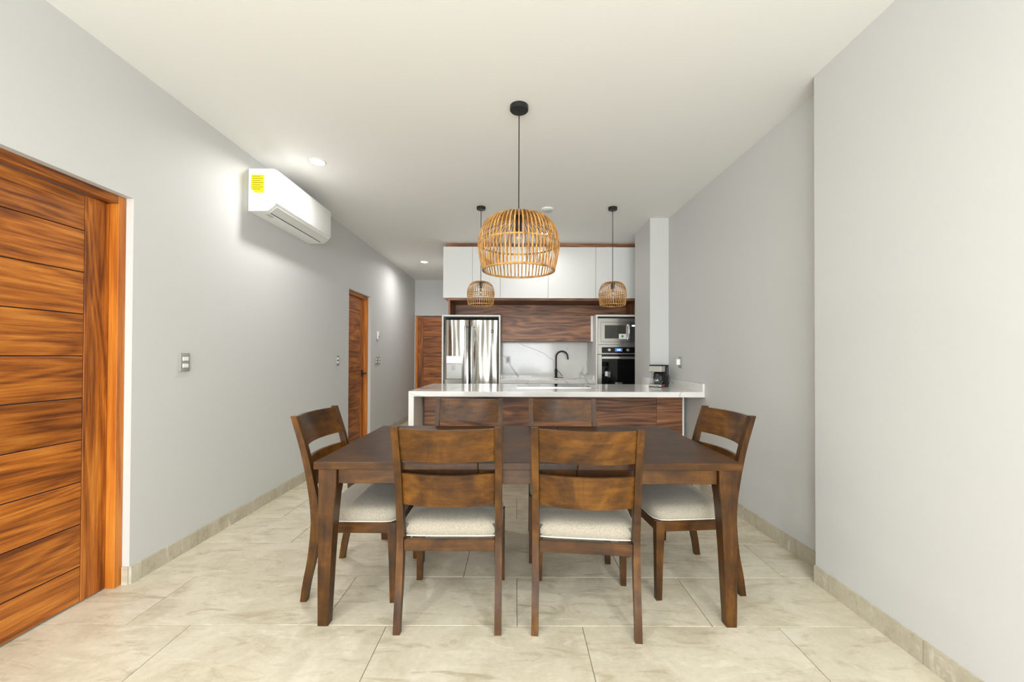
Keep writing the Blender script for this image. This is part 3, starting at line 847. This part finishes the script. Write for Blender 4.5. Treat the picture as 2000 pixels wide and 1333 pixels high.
def vein(px, wds):
    bm = B(); q = [(xpx(x, 123.), zpx(y, 123.)) for x, y in px]; L = []
    for i, p in enumerate(q):
        a = Vector(q[min(i+1, len(q)-1)]) - Vector(q[max(i-1, 0)]); a.normalize(); n = Vector((-a.y, a.x)) * wds[i] / 2
        L.append([bm.verts.new((p[0] + n.x, 6.5786, p[1] + n.y)), bm.verts.new((p[0] - n.x, 6.5786, p[1] - n.y))])
    for a, b in zip(L, L[1:]): bm.faces.new((a[0], a[1], b[1], b[0]))
    obj('vein', bm, M_vein, t)
vein([(1013, 671), (1022, 676), (1036, 681), (1049, 686), (1063, 692), (1071, 699), (1080, 704.5), (1081, 708), (1079.5, 714), (1082, 720)], [.006, .009, .012, .012, .014, .012, .009, .006, .004, .003])
vein([(983, 694.5), (986, 699), (993, 709), (1001, 721), (1008, 731), (1013, 738)], [.012, .016, .022, .03, .032, .034])
t = thing('power_outlet', (xpx(992.5, 123), 6.578, 1.16), 'white power outlet plate on the marble backsplash beside the refrigerator', 'outlet')
ox = xpx(992.5, 123)
obj('plate', bx(ox - .04, ox + .04, 6.569, 6.5785, 1.16, 1.28, bev=.002), M_plastic, t)
obj('socket_insert', bx(ox - .017, ox + .017, 6.5655, 6.569, 1.185, 1.255, bev=.001), M_grey, t)

# oven tower
t = thing('oven_housing', (1.6, 6.2, 0), 'tall white housing that holds the microwave and oven', 'housing')
obj('side_panel', bx(1.1295, 1.152, KY, 6.615, 0, 1.842, bev=.001), M_whitem, t)
obj('side_panel', bx(1.785, 1.807, KY, 6.615, 0, 1.842, bev=.001), M_whitem, t)
obj('top_panel', bx(1.1295, 1.807, KY, 6.615, 1.8425, 1.868, bev=.001), M_whitem, t)
obj('shelf', bx(1.1525, 1.7845, KY + .03, 6.6, 1.428, 1.446), M_whitem, t)
obj('plinth', bx(1.1525, 1.7845, KY + .03, 6.6, 0, .62), M_whitem, t)
def px_box(x0, x1, y0, y1, ya, yb, bev=.001, **k): return bx(xpx(x0), xpx(x1), ya, yb, zpx(y1), zpx(y0), bev=bev, **k)
t = thing('microwave', (1.47, KY, 1.446), 'built-in stainless steel microwave above the oven', 'microwave')
bm = B()
for a in ((1167.2, 1254.5, 622.6, 630), (1167.2, 1254.5, 669, 673.6), (1167.2, 1173, 630, 669), (1250, 1254.5, 630, 669)):
    box(bm, xpx(a[0]), xpx(a[1]), KY - .004, KY + .018, zpx(a[3]), zpx(a[2]))
obj('trim_frame', bm, M_steel2, t)
obj('case', bx(xpx(1175), xpx(1248), KY + .02, 6.3, 1.4465, 1.80), M_dark, t)
d = obj('door', px_box(1173.4, 1231, 630.4, 668.6, KY - .002, KY + .018), M_steel2, t)
obj('window', px_box(1181, 1222, 636, 662, KY - .0045, KY - .0021), plain('smoked_glass', srgb(70, 68, 62), .05), d)
obj('handle', tube(B(), [(xpx(1227), KY - .001, zpx(635)), (xpx(1227), KY - .04, zpx(637)), (xpx(1227), KY - .045, zpx(649)), (xpx(1227), KY - .04, zpx(661)), (xpx(1227), KY - .001, zpx(663))], .012, 10), M_chrome, d, True, label='chrome bar handle')
s = obj('paper_label', px_box(1208.5, 1222.5, 653, 663, KY - .0058, KY - .0046, bev=0), M_whitem, d, label='white paper sticker')
obj('label_mark', px_box(1213.5, 1217.5, 655.5, 660, KY - .0064, KY - .0059, bev=0), M_green, s)
p = obj('control_panel', px_box(1231.4, 1249.6, 630.4, 668.6, KY - .002, KY + .018), plain('control_smoke', srgb(72, 76, 78), .12), t)
obj('display', px_box(1234, 1247, 635.5, 638.5, KY - .0035, KY - .0021, bev=0), M_whitelcd, p)
t = thing('wall_oven', (1.47, KY, .62), 'built-in black glass oven with steel trim and blue clock', 'oven')
obj('case', bx(xpx(1170), xpx(1252), KY + .02, 6.35, .6205, 1.425), M_dark, t)
bm = B(); box(bm, xpx(1167.2), xpx(1254.5), KY - .004, KY + .018, zpx(692.6), zpx(674.2), bev=.001)
fas = obj('fascia', bm, M_steel2, t)
obj('control_strip', px_box(1175, 1252, 679, 690.4, KY - .008, KY - .0041), M_blackgl, fas)
for x in (1189.6, 1226.4):
    bm = B(); lathe(bm, [(.021, 0), (.021, .016), (.017, .02)], 0, 0, 24)
    bmesh.ops.transform(bm, matrix=Matrix.Translation((xpx(x), KY - .0082, zpx(684.4))) @ Matrix.Rotation(PI/2, 4, 'X'), verts=bm.verts)
    obj('knob', bm, M_chrome, fas, True)
obj('clock_display', px_box(1203.5, 1212.5, 681.5, 687, KY - .0088, KY - .0081, bev=0), M_bluelcd, fas)
for x in (1206, 1209, 1210.6): obj('digit', px_box(x - .5, x + .5, 683, 685.6, KY - .0096, KY - .0089, bev=0), M_whitelcd, fas)
for x in (1201.8, 1214.2):
    for y in (682.5, 686): obj('indicator', px_box(x - .6, x + .6, y - .5, y + .5, KY - .0088, KY - .0081, bev=0), M_whitelcd, fas)
d = obj('door', px_box(1167.6, 1254, 693.6, 786, KY - .003, KY + .018), M_steel2, t)
obj('door_glass', px_box(1175, 1252, 693.8, 782, KY - .008, KY - .0031), M_blackgl, d)
bm = B(); box(bm, xpx(1175.5), xpx(1251.5), KY - .052, KY - .036, zpx(702), zpx(697), bev=.004)
for x in (1179, 1248): box(bm, xpx(x) - .01, xpx(x) + .01, KY - .04, KY - .008, zpx(701), zpx(698))
obj('handle', bm, M_chrome, d, label='flat chrome handle')
obj('paper_label', px_box(1181.5, 1186.5, 726.5, 735.5, KY - .0090, KY - .0081, bev=0), M_whitem, d)
obj('badge', px_box(1201, 1215, 747.5, 752, KY - .0092, KY - .0081, bev=0), M_chrome, d)
